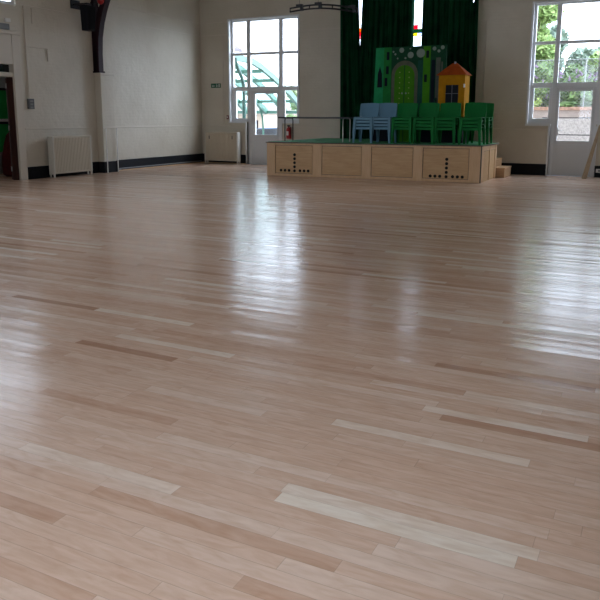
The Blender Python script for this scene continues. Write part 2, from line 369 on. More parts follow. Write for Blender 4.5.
# window_1: left end window over its door
def end_window(name, X, Z, dX, sash_l, sash_r, door_name, dglass, leaf, handle_left=True):
    root = struct(name, ((X[0]+X[-1])/2, GY, Z[0]))
    fr = MB(); y0, y1 = 18.81, 18.885
    xo0, xg0, xm0a, xm0b, xm1a, xm1b, xg1, xo1 = X
    zs, zsg, zta, ztb, zua, zub, ztop, zo = Z
    fr.box(xo0, xg0, y0, y1, zs, zo); fr.box(xg1, xo1, y0, y1, zs, zo); fr.box(xg0, xg1, y0, y1, ztop, zo)
    fr.box(xm0a, xm0b, y0-.015, y1, 0, ztop); fr.box(xm1a, xm1b, y0-.015, y1, 0, ztop)
    for a, b in ((xg0, xm0a), (xm0b, xm1a), (xm1b, xg1)):
        fr.box(a, b, y0, y1, zua, zub); fr.box(a, b, y0-.012, y1, zta, ztb)
    for a, b, s in ((xg0, xm0a, sash_l), (xm1b, xg1, sash_r)):
        fr.box(a, b, y0, y1, zs, zsg)
        fr.box(a, s[0], y0+.01, y1-.01, zsg, zta); fr.box(s[1], b, y0+.01, y1-.01, zsg, zta)
    fr.build('frame', M_UPVC, root, bevel=.006)
    for a, b in ((xg0, xm0a), (xm0b, xm1a), (xm1b, xg1)):
        pane(root, a, b, zub, ztop); pane(root, a, b, ztb, zua)
    pane(root, *sash_l, zsg, zta); pane(root, *sash_r, zsg, zta)
    sl = MB(); sl.box(xo0-.05, xm0a+.02, 18.685, 18.81, zs-.045, zs); sl.box(xm1b-.02, xo1+.05, 18.685, 18.81, zs-.045, zs)
    sl.build('sill', M_UPVC, root, bevel=.006)
    ca = MB(); ca.box(xo0-.045, xo0+.004, 18.695, 18.81, zs, zo+.04); ca.box(xo1-.004, xo1+.045, 18.695, 18.81, zs, zo+.04); ca.box(xo0, xo1, 18.70, 18.81, zo-.004, zo+.04)
    ca.box(dX[0]-.05, dX[0], 18.695, 18.81, 0, zs-.045); ca.box(dX[1], dX[1]+.05, 18.695, 18.81, 0, zs-.045)
    ca.build('casing', M_UPVC, root, bevel=.005)
    d = struct(door_name, ((leaf[0]+leaf[1])/2, GY, 0.0))
    lf = MB(); a, b = leaf; ya, yb = 18.80, 18.86
    g0, g1, gz0, gz1 = dglass
    lf.box(a, g0, ya, yb, .012, zta).box(g1, b, ya, yb, .012, zta).box(g0, g1, ya, yb, gz1, zta).box(g0, g1, ya, yb, .012, gz0)
    lf.box(g0+.02, g1-.02, ya-.006, ya, .16, gz0-.1)
    lf.build('door_leaf', M_DOORP, d, bevel=.006)
    bd = MB(); t = .022
    bd.box(g0-t, g0, ya-.008, ya, gz0-t, gz1+t).box(g1, g1+t, ya-.008, ya, gz0-t, gz1+t).box(g0, g1, ya-.008, ya, gz1, gz1+t).box(g0, g1, ya-.008, ya, gz0-t, gz0)
    bd.build('glazing_bead', M_UPVC, d)
    pane(d, g0, g1, gz0, gz1, y=18.83)
    hx = a+.10
    hn = MB().box(hx-.018, hx+.018, ya-.012, ya, 1.0, 1.2); hn.tube([(hx, ya-.012, 1.13), (hx, ya-.05, 1.13), (hx+.02, ya-.055, 1.13), (hx+.11, ya-.05, 1.125)], .011, 8)
    hn.build('door_handle', M_WHITE, d, True)
    MB().box(dX[0], dX[1], 18.72, 18.90, .0, .012).build('threshold', M_CHROME, d)
    return root
end_window('window_1', (-11.89, -11.816, -11.330, -11.200, -10.227, -10.096, -9.625, -9.55), (1.29, 1.389, 2.209, 2.330, 3.262, 3.338, 4.24, 4.29),
           D1[:2], (-11.733, -11.335), (-10.036, -9.634), 'door_1', (-11.047, -10.291, .899, 2.119), (-11.213, -10.212))
end_window('window_2', (-3.03, -2.960, -2.488, -2.382, -1.468, -1.362, -.795, -.73), (1.28, 1.418, 2.171, 2.296, 3.222, 3.294, 4.155, 4.20),
           D2[:2], (-2.925, -2.555), (-1.30, -.86), 'door_2', (-2.308, -1.544, .871, 2.086), (-2.395, -1.455))
# stained glass gable window behind the stage curtains
root = struct('window_3', (-6.2, GY, 2.75))
fr = MB(); rect_frame(fr, W3[0], W3[1], W3[2], W3[3], .06, 18.80, 18.88); fr.build('frame', M_UPVC, root)
cols = [-7.96, -7.41, -6.78, -6.19, -5.60, -5.03, -4.51]
GLS = {k: glass_mat('stained '+k, c, .03) for k, c in dict(red=(.75, .02, .08), green=(.02, .13, .07), yellow=(.85, .75, .06), orange=(.8, .3, .02), pale=(.62, .72, .95), blue=(.05, .10, .45), pink=(.85, .3, .35), clear=(.97, .98, 1)).items()}
came = MB()
for c in cols[1:-1]: came.box(c-.012, c+.012, 18.83, 18.86, W3[2]+.06, W3[3]-.06)
for z in (3.58, 3.66, 3.755, 3.86): came.box(cols[0], cols[-1], 18.832, 18.858, z-.006, z+.006)
came.build('lead_came', M_LEAD, root)
seq = [('yellow', 'pale'), ('orange', 'pink')]
for i, (a, b) in enumerate(zip(cols, cols[1:])):
    a += .012; b -= .012; y0, y1 = 18.842, 18.848; mid = a+.16 if i != 0 else (a+b)/2
    def p_(x0, x1, z0, z1, k): MB().box(x0, x1, y0, y1, z0, z1).build('coloured_pane' if k != 'clear' else 'pane', GLS[k], root)
    p_(a, b, W3[2]+.06, 3.58, 'clear'); p_(a, b, 3.86, W3[3]-.06, 'clear')
    if i == 0:
        p_(a, b, 3.58, 3.66, 'pink'); p_(a, b, 3.66, 3.755, 'red'); p_(a, b, 3.755, 3.86, 'orange')
    else:
        p_(a, mid, 3.755, 3.86, 'red'); p_(mid, b, 3.755, 3.86, 'clear')
        p_(a, b, 3.66, 3.755, 'green')
        p_(a, mid, 3.58, 3.66, 'yellow'); p_(mid, b, 3.58, 3.66, 'pale')
# side and rear windows: one seen over the doorway, the rest added for light
def side_window(name, axis, fixed, a0, a1, z0, z1):
    root = struct(name, ((fixed, (a0+a1)/2, z0) if axis == 'y' else ((a0+a1)/2, fixed, z0)))
    m = MB(); y0, y1 = fixed-.04, fixed+.04; rect_frame(m, a0, a1, z0, z1, .07, y0, y1)
    n = 3
    for k in range(1, n): x = a0+(a1-a0)*k/n; m.box(x-.035, x+.035, y0, y1, z0+.07, z1-.07)
    if z1-z0 > 2:
        for z in (z0+(z1-z0)*.35, z0+(z1-z0)*.68): m.box(a0+.07, a1-.07, y0+.005, y1-.005, z-.025, z+.025)
    g = MB().box(a0+.05, a1-.05, fixed-.004, fixed+.004, z0+.05, z1-.05)
    if axis == 'y':
        for q in (m, g):
            for p in q.v: p.x, p.y = p.y, p.x
    m.build('frame', M_UPVC, root); g.build('pane', M_GLASS, root)
k = 4
for h in WL: side_window('window_%d' % k, 'y', XL-.09, *h); k += 1
for h in WR_FILL: side_window('window_%d' % k, 'y', XR+.14, *h); k += 1
for h in WB_FILL: side_window('window_%d' % k, 'x', YB-.14, *h); k += 1
for i, h in enumerate((W1, W2, W3)):
    portal('daylight', ((h[0]+h[1])/2, YF+.32, (h[2]+h[3])/2), (0, -1, 0), h[1]-h[0], h[3]-h[2])
for d in (D1, D2): portal('daylight', ((d[0]+d[1])/2, YF+.32, .9+.19), (0, -1, 0), d[1]-d[0], .4)
for h in WL: portal('daylight', (XL-.20, (h[0]+h[1])/2, (h[2]+h[3])/2), (1, 0, 0), h[1]-h[0], h[3]-h[2])
for h in WR_FILL: portal('daylight', (XR+.32, (h[0]+h[1])/2, (h[2]+h[3])/2), (-1, 0, 0), h[1]-h[0], h[3]-h[2])
for h in WB_FILL: portal('daylight', ((h[0]+h[1])/2, YB-.32, (h[2]+h[3])/2), (0, 1, 0), h[1]-h[0], h[3]-h[2])

# left side doorway: casing, fanlight, open leaf, lobby behind
d3 = struct('door_3', (XL, 10.86, 0))
m = MB(); m.box(XL-.02, XL+.06, 11.42, 11.62, 0, 3.2).box(XL-.02, XL+.06, 10.10, 10.30, 0, 3.2).box(XL-.02, XL+.05, 10.30, 11.42, 2.56, 3.2).box(XL, XL+.09, 10.06, 11.66, 3.2, 3.27)
m.box(XL-.16, XL+.02, 10.30, 11.42, 2.29, 2.39)
m.build('door_casing', M_TRIM, d3, bevel=.008)
MB().box(XL-.10, XL-.09, 10.30, 11.42, 2.39, 2.56).build('fanlight_pane', mat('dark fanlight glass', (.012, .012, .011), .1), d3)
M_BROWN = wood_mat('dark red-brown door', (.045, .016, .012), (.07, .027, .02), 5, 'z', .4)
MB().box(XL-.185, XL-.0, 11.405, 11.42, 0, 2.29).build('door_lining', M_BROWN, d3)

hp0 = Vector((XL-.215, 11.40, 0)); dv = Vector((-.69, .724, 0)); nv = Vector((.724, .69, 0))*.045
lf = MB().hexa([hp0+Vector((0, 0, .01)), hp0+nv+Vector((0, 0, .01)), hp0+nv+dv*.92+Vector((0, 0, .01)), hp0+dv*.92+Vector((0, 0, .01)), hp0+Vector((0, 0, 2.27)), hp0+nv+Vector((0, 0, 2.27)), hp0+nv+dv*.92+Vector((0, 0, 2.27)), hp0+dv*.92+Vector((0, 0, 2.27))]).build('door_leaf', M_BROWN, d3, bevel=.004)
for z in (.2, 1.12, 2.05): MB().tube([(XL-.197, 11.39, z), (XL-.197, 11.39, z+.11)], .014, 8).build('hinge', M_CHROME, d3)
LW = XL-1.9
S('wall_lobby', MB().box(LW-.15, LW, 9.2, 13.6, 0, 2.7).box(LW, XL-.18, 9.05, 9.2, 0, 2.7).box(LW, XL-.18, 13.6, 13.75, 0, 2.7).box(LW-.15, XL-.18, 9.05, 13.75, 2.7, 2.8), mat('lobby grey paint', (.30, .30, .31), .7))

# ------------------------------------------------------------------ stage
A = Vector((-8.68, 15.32, 0)); B = Vector((-3.48, 15.74, 0)); U = (B-A).normalized(); NRM = Vector((U.y, -U.x, 0))   # NRM points to the room
def fbox(mb, u0, u1, z0, z1, d0, d1):
    """box on the stage front: u along it, d out towards the room"""
    P = lambda u, d, z: A+U*u+NRM*d+Vector((0, 0, z))
    return mb.hexa([P(u0, d1, z0), P(u1, d1, z0), P(u1, d0, z0), P(u0, d0, z0), P(u0, d1, z1), P(u1, d1, z1), P(u1, d0, z1), P(u0, d0, z1)])
ST = .84
stage = thing('stage_platform', (-6.1, 16.8, 0), 'low birch plywood stage with a green top and framed front panels', 'stage')
foot = [A-NRM*.05, B-NRM*.05-U*.03, Vector((-3.508, 17.37, 0)), Vector((-3.97, 17.37, 0)), Vector((-3.97, 18.68, 0)), Vector((-8.64, 18.68, 0))]
MB().prism([p+Vector((0, 0, .004)) for p in foot], (0, 0, ST-.034)).build('body', M_PLYF, stage)
top = [A+NRM*.025-U*.02, B+NRM*.025+U*.02, Vector((-3.44, 17.40, 0)), Vector((-3.96, 17.40, 0)), Vector((-3.96, 18.69, 0)), Vector((-8.68, 18.69, 0))]
MB().prism([p+Vector((0, 0, ST-.03)) for p in top], (0, 0, .022)).build('edge_strip', M_EDGE, stage)
ins = [A-NRM*.02+U*.02, B-NRM*.02-U*.02, Vector((-3.49, 17.36, 0)), Vector((-4.0, 17.36, 0)), Vector((-4.0, 18.68, 0)), Vector((-8.63, 18.68, 0))]
MB().prism([p+Vector((0, 0, ST-.008)) for p in ins], (0, 0, .008)).build('green_top', M_CARPET, stage)
ST_Z = ST
stl = [(0, .22), (1.217, 1.45), (2.456, 2.688), (3.687, 3.907), (4.95, 5.217)]
for u0, u1 in stl: fbox(MB(), u0, u1, .004, ST-.03, -.05, .0).build('stile', M_PLYF, stage, bevel=.003)
pan = [(.22, 1.217), (1.45, 2.456), (2.688, 3.687), (3.907, 4.95)]
for i, (u0, u1) in enumerate(pan):
    for za, zb in ((.76, ST-.03), (.004, .065)): fbox(MB(), u0, u1, za, zb, -.05, -.006).build('rail', M_PLYF, stage, bevel=.002)
    pn = fbox(MB(), u0+.012, u1-.012, .075, .75, -.05, -.014).build('panel', M_PLY, stage, bevel=.003)
    gp = MB(); fbox(gp, u0, u1, .065, .76, -.05, -.035).build('shadow_gap', M_EDGE, stage)
    if i in (0, 3):
        uc = .739 if i == 0 else 4.455
        hz = [(0, .12+.098*k) for k in range(5)] + [(s*(.145+.108*k), .125) for s in (-1, 1) for k in range(3)]
        for du, z in hz:
            if i == 0: z += .018
            c = A+U*(uc+du)-NRM*.014+Vector((0, 0, z)); mb = MB(); n = 16
            ring = [c+(U*math.cos(2*PI*j/n)+Vector((0, 0, 1))*math.sin(2*PI*j/n))*.036 for j in range(n)]
            mb.prism(ring, NRM*.002).build('vent_hole', M_HOLE, pn)
# right side panels
def sbox(mb, y0, y1, z0, z1, d0, d1):
    return mb.box(-3.50+d0, -3.50+d1, y0, y1, z0, z1)
for y0, y1 in ((15.745, 15.985), (16.595, 16.685), (17.215, 17.37)): sbox(MB(), y0, y1, .004, ST-.03, -.01, .02).build('side_stile', M_PLYF, stage, bevel=.003)
for y0, y1 in ((16.0, 16.58), (16.70, 17.2)):
    sbox(MB(), y0, y1, .70, ST-.03, -.01, .016).build('side_rail', M_PLYF, stage)
    sbox(MB(), y0+.012, y1-.012, .004, .69, -.01, .008).build('side_panel', M_PLY, stage)
MB().box(-3.508, -3.500, 15.76, 17.365, .006, ST-.032).build('side_shadow_gap', M_EDGE, stage)
fbox(MB(), 5.199, 5.223, .004, ST-.03, -.03, .003).build('corner_joint', M_EDGE, stage)
# steps at the back right corner of the stage
stp = thing('wooden_steps', (-3.58, 17.9, 0), 'small plywood steps at the right rear corner of the stage', 'steps')
for x1, z0, z1 in ((-3.29, 0, .24), (-3.53, .24, .44), (-3.72, .44, .64)):
    MB().box(-3.955, x1, 17.46, 18.30, z0+.002, z1-.022).build('riser', M_STEP, stp, bevel=.003)
    MB().box(-3.955, x1+.012, 17.45, 18.31, z1-.022, z1).build('tread', M_PLYF, stp, bevel=.003)

# ------------------------------------------------------------------ curtains
def curtain(x0t, x1t, x0b, x1b, z0, z1, label, y=18.50, folds=6, sag=None):
    mb = MB(); n = folds*12; rows = 14; vs = []
    ph = random.random()*6
    for side in (0, 1):
        for j in range(rows+1):
            t = j/rows
            for i in range(n+1):
                s = i/n; x = (x0b+(x1b-x0b)*s)*(1-t)+(x0t+(x1t-x0t)*s)*t
                yy = y+.055*math.sin(s*folds*2*PI+ph+.35*math.sin(3*t+ph))*(1-.25*t)+.02*math.sin(s*folds*4.7*PI+1+2*t)+side*.012
                zt = z1-(sag(s) if sag else 0)
                vs.append((x, yy, z0+(zt-z0)*t))
    R = n+1; K = (rows+1)*R; fs = []
    for j in range(rows):
        for i in range(n):
            a = j*R+i; fs.append((a, a+1, a+R+1, a+R)); fs.append((K+a, K+a+R, K+a+R+1, K+a+1))
    for i in range(n): fs.append((i, K+i, K+i+1, i+1)); a = rows*R+i; fs.append((a, a+1, K+a+1, K+a))
    for j in range(rows): a = j*R; fs.append((a, a+R, K+a+R, K+a)); a = j*R+n; fs.append((a, K+a, K+a+R, a+R))
    mb.add(vs, fs); o = mb.build('stage_curtain', M_CURT, None, smooth=True)
    return tag(o, label, 'curtain', 'stage curtains')
curtain(-8.14, -7.62, -8.09, -7.425, ST+.004, 5.35, 'narrow dark green curtain at the left, before the first slit of daylight', folds=3, y=18.42)
curtain(-7.51, -6.06, -7.70, -6.08, ST+.004, 5.35, 'wide dark green curtain behind the castle flat, between the two slits of daylight', folds=8, y=18.58)
curtain(-5.79, -4.36, -5.83, -4.31, ST+.004, 5.1, 'wide dark green curtain on the right, behind the small yellow house', folds=8, y=18.50,
        sag=lambda s: max(0, 1-abs(s-.92)/.05)*.9)
rl = thing('curtain_track', (-6.2, 18.6, 5.36), 'long steel track above the green stage curtains', 'curtain rail')
MB().box(-8.2, -4.2, 18.585, 18.615, 5.36, 5.40).build('track', M_STEEL, rl)
for x in (-8.1, -6.9, -5.5, -4.3): MB().box(x-.02, x+.02, 18.60, 18.72, 5.37, 5.42).build('bracket', M_STEEL, rl)

# ------------------------------------------------------------------ scenery
def pmat(name, c): return mat(name, c, .8, spec=.15, noise=.12, nscale=7)
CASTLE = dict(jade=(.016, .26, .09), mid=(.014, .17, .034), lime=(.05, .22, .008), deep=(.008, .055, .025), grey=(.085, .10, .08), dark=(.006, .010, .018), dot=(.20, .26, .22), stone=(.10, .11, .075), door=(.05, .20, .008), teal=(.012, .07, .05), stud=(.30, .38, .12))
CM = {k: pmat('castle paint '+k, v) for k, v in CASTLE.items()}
Yc = 17.02
cs = thing('castle_flat', (-5.6, Yc, ST), 'tall painted green castle scenery flat with an arched double door', 'scenery')
def cbox(x0, x1, z0, z1, name, k, t=.004): return MB().box(x0, x1, Yc-.02-t, Yc-.02, z0, z1).build(name, CM[k], cs)
MB().prism([(-6.56, Yc-.02, ST), (-4.72, Yc-.02, ST), (-4.70, Yc-.02, 3.14), (-6.49, Yc-.02, 3.13)], (0, .04, 0)).build('board', CM['deep'], cs)
MB().prism([(-6.555, Yc-.024, ST), (-6.30, Yc-.024, ST), (-6.27, Yc-.024, 3.13), (-6.49, Yc-.024, 3.125)], (0, .004, 0)).build('tower', CM['jade'], cs)
cbox(-6.57, -4.70, ST, 1.50, 'shade_band', 'dark', .010)  # dark band painted in for the shade behind the chair legs
cbox(-6.29, -6.08, ST, 3.13, 'tower', 'mid')
cbox(-5.40, -5.27, ST, 2.86, 'wall_band', 'teal'); cbox(-5.27, -5.09, ST, 3.12, 'tower', 'lime'); cbox(-5.09, -4.73, ST, 2.86, 'wall_band', 'deep', .003)
for x0, x1, z0, z1, k in ((-5.06, -4.97, 1.2, 2.8, 'dark'), (-4.95, -4.84, 1.6, 2.85, 'grey'), (-4.82, -4.78, 1.7, 2.75, 'grey'), (-4.97, -4.90, ST, 1.9, 'teal')):
    cbox(x0, x1, z0, z1, 'stripe', k, .006)
cbox(-6.07, -5.28, 2.80, 3.12, 'spotted_band', 'deep', .006); cbox(-5.08, -4.72, 2.86, 3.13, 'spotted_band', 'deep', .006)
def disc(x, z, r, name, k, d=.03):
    n = 20; MB().prism([(x+r*math.cos(2*PI*j/n), Yc-d, z+r*math.sin(2*PI*j/n)) for j in range(n)], (0, .008, 0)).build(name, CM[k], cs)
for x, z, r in ((-5.82, 3.05, .06), (-5.59, 2.93, .075), (-5.335, 2.965, .105), (-5.98, 2.96, .025), (-5.92, 2.86, .02), (-5.72, 2.86, .025), (-5.60, 3.08, .02), (-6.03, 3.02, .022), (-5.0, 3.06, .045), (-4.80, 3.08, .045), (-4.89, 3.0, .035)):
    disc(x, z, r, 'spot', 'dot', .034)
def arch(cx, hw, z0, zs, n=14):
    return [(cx-hw, z0), (cx+hw, z0)] + [(cx+hw*math.cos(PI*k/n), zs+hw*math.sin(PI*k/n)) for k in range(n+1)]
def cpoly(pts, name, k, d, t=.006): return MB().prism([(x, Yc-d, z) for x, z in pts], (0, t, 0)).build(name, CM[k], cs)
cpoly(arch(-5.73, .335, ST, 2.47), 'stone_arch', 'stone', .03)
dd = cpoly(arch(-5.73, .255, ST, 2.44), 'castle_door', 'door', .036)
cpoly([(-5.738, ST), (-5.722, ST), (-5.722, 2.69), (-5.738, 2.69)], 'door_joint', 'deep', .040, .005)
for sx in (-.12, .12):
    for k in range(12):
        disc(-5.73+sx, 1.15+k*.125, .014, 'stud', 'stud', .041)
for sx in (-.05, .05): disc(-5.73+sx, 2.02-.0, .022, 'door_knob', 'dot', .046)
for x, z0, z1 in ((-6.17, 2.83, 3.02), (-6.18, 2.49, 2.68), (-6.21, 2.20, 2.40), (-5.165, 2.85, 3.02), (-5.20, 2.28, 2.46)):
    cpoly([(x-.035, z0), (x+.035, z0), (x+.035, z1), (x-.035, z1)], 'slit_window', 'dark', .032)
cpoly([(-6.44, 2.17), (-6.31, 2.17), (-6.32, 2.50), (-6.375, 2.68), (-6.43, 2.50)], 'pointed_window', 'dark', .032)
for x in (-6.1, -5.2): MB().prism([(x, Yc+.02, ST), (x, Yc+.5, ST), (x, Yc+.02, 2.6)], (.04, 0, 0)).build('brace', M_PLYF, cs)
# little yellow house
hs = thing('toy_house', (-4.47, 16.97, ST), 'small yellow wooden house with an orange roof beside the castle flat', 'playhouse')
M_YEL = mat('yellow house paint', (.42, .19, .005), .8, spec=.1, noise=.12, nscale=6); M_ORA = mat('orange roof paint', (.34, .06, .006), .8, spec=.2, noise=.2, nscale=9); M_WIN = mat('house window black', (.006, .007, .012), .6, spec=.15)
hy0, hy1, hx0, hx1, hz = 16.75, 17.2, -4.80, -4.17, 2.42
MB().box(hx0, hx1, hy0, hy1, 1.45, hz).build('house_body', M_YEL, hs, bevel=.006)
MB().box(hx0+.01, hx1-.01, hy0+.01, hy1, ST, 1.45).build('shade_base', M_WIN, hs)  # black box put in as the gloom under the house
rf = MB(); e = .05; z = hz
rf.add([(hx0-e, hy0-e, z), (hx1+e, hy0-e, z), (hx1+e, hy1+e, z), (hx0-e, hy1+e, z), (hx0+.26, (hy0+hy1)/2, z+.285), (hx1-.26, (hy0+hy1)/2, z+.285)], [(3, 2, 1, 0), (0, 1, 5, 4), (1, 2, 5), (2, 3, 4, 5), (3, 0, 4)])
rf.build('roof', M_ORA, hs)
MB().box(-4.50, -4.46, 16.955, 16.995, hz+.24, hz+.32).build('finial', M_GREY, hs)
wd = MB().box(-4.62, -4.32, hy0-.012, hy0, 1.74, 2.19).build('window_board', M_WIN, hs)
br = MB().box(-4.475, -4.46, hy0-.018, hy0-.010, 1.74, 2.19).box(-4.62, -4.32, hy0-.018, hy0-.010, 1.985, 2.0).build('glazing_bar', mat('house bar grey', (.10, .10, .12), .5), wd)
MB().box(-4.20, -4.165, hy0-.012, hy0, 2.13, 2.21).build('door_plate', M_WHITE, hs)

# ------------------------------------------------------------------ chairs: one-piece plastic school chairs, stacked
H = .38; HWD = .229; K = .10
def chair_proto(pm):
    root = thing('school_chair', (0, 0, 0), '', 'chair')
    # seat: shallow dished pan
    def sheet(fn, nu, nv, th, nrm):
        vs = []; nrm = Vector(nrm)
        for s in (0, 1):
            for j in range(nv+1):
                for i in range(nu+1): vs.append(Vector(fn(i/nu, j/nv))-nrm*th*s)
        R = nu+1; Q = R*(nv+1); fs = []
        for j in range(nv):
            for i in range(nu):
                a = j*R+i; fs += [(a, a+1, a+R+1, a+R), (Q+a, Q+a+R, Q+a+R+1, Q+a+1)]
        for i in range(nu): fs += [(i, Q+i, Q+i+1, i+1)]; a = nv*R+i; fs += [(a, a+1, Q+a+1, Q+a)]
        for j in range(nv): a = j*R; fs += [(a, a+R, Q+a+R, Q+a)]; a = j*R+nu; fs += [(a, Q+a, Q+a+R, a+R)]
        return MB().add(vs, fs)
    def seat(u, v):
        x = (u-.5)*2*HWD; y = -.20+.38*v
        z = H-.012*(1-(2*u-1)**2)*(1-(1.6*v-.9)**2)-(.018*(1-min(1, v/.12))**2)
        return (x, y, z)
    so = sheet(seat, 10, 10, .010, (0, 0, 1))
    so.hexa([(-HWD, -.206, H-.068), (HWD, -.206, H-.068), (HWD, -.197, H-.068), (-HWD, -.197, H-.068), (-HWD, -.206, H-.016), (HWD, -.206, H-.016), (HWD, -.197, H-.012), (-HWD, -.197, H-.012)])
    so.build('seat', pm, root, smooth=True)
    def back(u, v):
        a = 2*u-1; w_ = HWD*(1.05+.02*v)
        if v > .75: w_ *= 1-.04*((v-.75)/.25)**2
        z = H+.05+.28*v; y = .175+.26*(z-H)-.035*(1-a*a)*-1*.8-.02*abs(a)**3
        return (a*w_, y, z - (.014*a*a*v))
    bo = sheet(back, 12, 8, .010, (0, -1, 0))
    for s in (-1, 1):
        bo.hexa([(s*HWD*.80, .165, H-.02), (s*HWD*1.02, .165, H-.02), (s*HWD*1.02, .178, H-.02), (s*HWD*.80, .178, H-.02),
                 (s*HWD*.80, .192, H+.08), (s*HWD*1.06, .182, H+.08), (s*HWD*1.06, .194, H+.08), (s*HWD*.80, .204, H+.08)])
    bo.build('backrest', pm, root, smooth=True)
    for sx in (-1, 1):
        for sy in (-1, 1):
            lg = MB(); ys = -.206 if sy < 0 else .185; t = .007
            xt = sx*HWD; xb = sx*(HWD+K*H*.35); yt = ys; yb = ys+sy*K*H*.75
            wt, wb = .062, .040
            # outer flange (side) and face flange (front/back): an angle-section leg that tapers
            lg.hexa([(xb, yb, 0), (xb+sx*t, yb, 0), (xb+sx*t, yb-sy*wb, 0), (xb, yb-sy*wb, 0), (xt, yt, H-.012), (xt+sx*t, yt, H-.012), (xt+sx*t, yt-sy*wt, H-.012), (xt, yt-sy*wt, H-.012)])
            lg.hexa([(xb+sx*t, yb, 0), (xb-sx*wb, yb, 0), (xb-sx*wb, yb+sy*t, 0), (xb+sx*t, yb+sy*t, 0), (xt+sx*t, yt, H-.012), (xt-sx*wt, yt, H-.012), (xt-sx*wt, yt+sy*t, H-.012), (xt+sx*t, yt+sy*t, H-.012)])
            lg.build('leg', pm, root)
    return root
P_GREEN = chair_proto(M_GRP); P_BLUE = chair_proto(M_BLP)
used = {'g': False, 'b': False}
ORD = {4: ['bottom', 'second from the bottom', 'third from the bottom', 'top']}
def stack(kind, x, y, where, rz=0, n=4, group='green'):
    for k in range(n):
        key = 'g' if kind is P_GREEN else 'b'
        if not used[key]: o = kind; used[key] = True
        else: o = copy_tree(kind)
        o.location = (x, y-.004*k, ST+.001+.075*k); o.rotation_euler = (0, 0, rz)
        colr = 'green' if key == 'g' else 'light blue'
        o['label'] = '%s school chair, %s of the %s' % (colr, ORD[4][k], where)
        o['group'] = '%s stacked chairs on the stage' % colr
stack(P_BLUE, -6.315, 15.98, "blue stack beside the table")
stack(P_BLUE, -5.87, 16.0, "blue stack beside the green chairs")
stack(P_GREEN, -5.37, 16.03, "green stack beside the blue chairs")
stack(P_GREEN, -4.86, 16.07, "second green stack from the blue")
stack(P_GREEN, -4.37, 16.11, "third green stack from the blue")
stack(P_GREEN, -3.76, 15.97, "front stack at the stage's right end", n=4)
stack(P_GREEN, -3.73, 16.60, "rear stack at the stage's right end", n=4)

# ------------------------------------------------------------------ folding table on the stage
tb = thing('folding_table', (-7.6, 16.05, ST), 'low folding table with thin steel legs standing on the left of the stage', 'table')
MB().box(-8.62, -6.66, 15.78, 16.34, ST+.56, ST+.60).build('tabletop', M_STEEL, tb, bevel=.006)
for x, mm in ((-8.45, M_STEEL), (-6.86, M_CHROME)):
    for y in (15.84, 16.28):
        s = 1 if y < 16 else -1
        MB().tube([(x, y, ST), (x, y, ST+.50), (x, y+s*.012, ST+.545), (x, y+s*.05, ST+.568)], .014, 8).build('leg', mm, tb, True)
    MB().tube([(x, 15.89, ST+.568), (x, 16.23, ST+.568)], .014, 8).build('cross_bar', mm, tb, True)

# ------------------------------------------------------------------ lighting bar
lb = thing('lighting_bar', (-7.95, 17.5, 4.2), 'slightly bowed black double lighting bar hanging left of the stage curtains', 'lighting bar')
def bow(s, z): return (-9.18+1.96*s, 17.5, z+.10*math.sin(PI*s)-.13*s)
n = 12
MB().tube([bow(i/n, 4.305) for i in range(n+1)], .022, 8).build('top_tube', M_STEEL, lb, True)
MB().tube([bow(i/n, 4.215) for i in range(n+1)], .022, 8).build('bottom_tube', M_STEEL, lb, True)
for s in (0.005, .17, .3, .44, .64, .85, .995):
    p = bow(s, 4.215); MB().tube([p, (p[0], p[1], p[2]+.09)], .016, 8).build('strut', M_STEEL, lb)
for s in (.15, .43, .92):
    p = bow(s, 4.305); c = MB().box(p[0]-.09, p[0]+.09, 17.46, 17.54, p[2]+.01, p[2]+.06).box(p[0]+.03, p[0]+.10, 17.46, 17.54, p[2]-.11, p[2]+.02).build('clamp', M_STEEL, lb)
    MB().tube([(p[0], 17.5, p[2]+.05), (p[0], 17.5, 7.98)], .005, 6).build('hanger_rod', M_STEEL, lb)

# ------------------------------------------------------------------ roof rib, loudspeaker, bell
rb = thing('roof_rib', (XL, 14.08, 2.52), 'dark maroon arched steel roof rib standing on the left wall pier', 'roof rib')
y0, y1 = 13.97, 14.13
MB().box(XL+.005, -12.83, y0, y1, 2.52, 5.38).build('post', M_MAROON, rb)
cur = [(-12.83, 2.52), (-12.83, 3.0), (-12.80, 3.4), (-12.72, 3.75), (-12.61, 4.05), (-12.47, 4.35), (-12.15, 4.75), (-11.8, 5.2), (-11.3, 5.7), (-10.6, 6.25), (-9.6, 6.85)]
def ribbon(pts, half, yy0, yy1):
    m = MB(); P = [Vector((x, 0, z)) for x, z in pts]; L_ = []; R_ = []
    for i, p in enumerate(P):
        t = (P[min(i+1, len(P)-1)]-P[max(0, i-1)]).normalized(); nn = Vector((t.z, 0, -t.x)); L_.append(p-nn*half); R_.append(p+nn*half)
    for i in range(len(P)-1):
        q = [L_[i], R_[i], R_[i+1], L_[i+1]]
        m.hexa([Vector((a.x, yy0, a.z)) for a in q]+[Vector((a.x, yy1, a.z)) for a in q])
    return m
ribbon(cur, .075, y0, y1).build('curved_brace', M_MAROON, rb)
ft = MB().box(XL+.002, -12.73, y0-.02, y1+.02, 2.52, 2.56).build('base_plate', M_MAROON, rb)
lat = MB()
for za, zb in ((3.55, 3.75), (3.75, 3.95), (3.95, 4.2)):
    lat.tube([(-12.84, 14.08, za), (-12.66, 14.08, zb)], .016, 6); lat.tube([(-12.84, 14.08, zb), (-12.70, 14.08, za)], .016, 6)
lat.build('lattice', M_MAROON, rb)
rfp = MB(); ribbon([(XL+.05, 5.35), (ax-3, 7.9), (ax-2, 7.9)], .09, y0, y1).build('rafter', M_MAROON, rb)
sp = thing('loudspeaker', (-12.5, 13.48, 3.46), 'black box loudspeaker hung on the left wall beside the maroon rib', 'speaker')
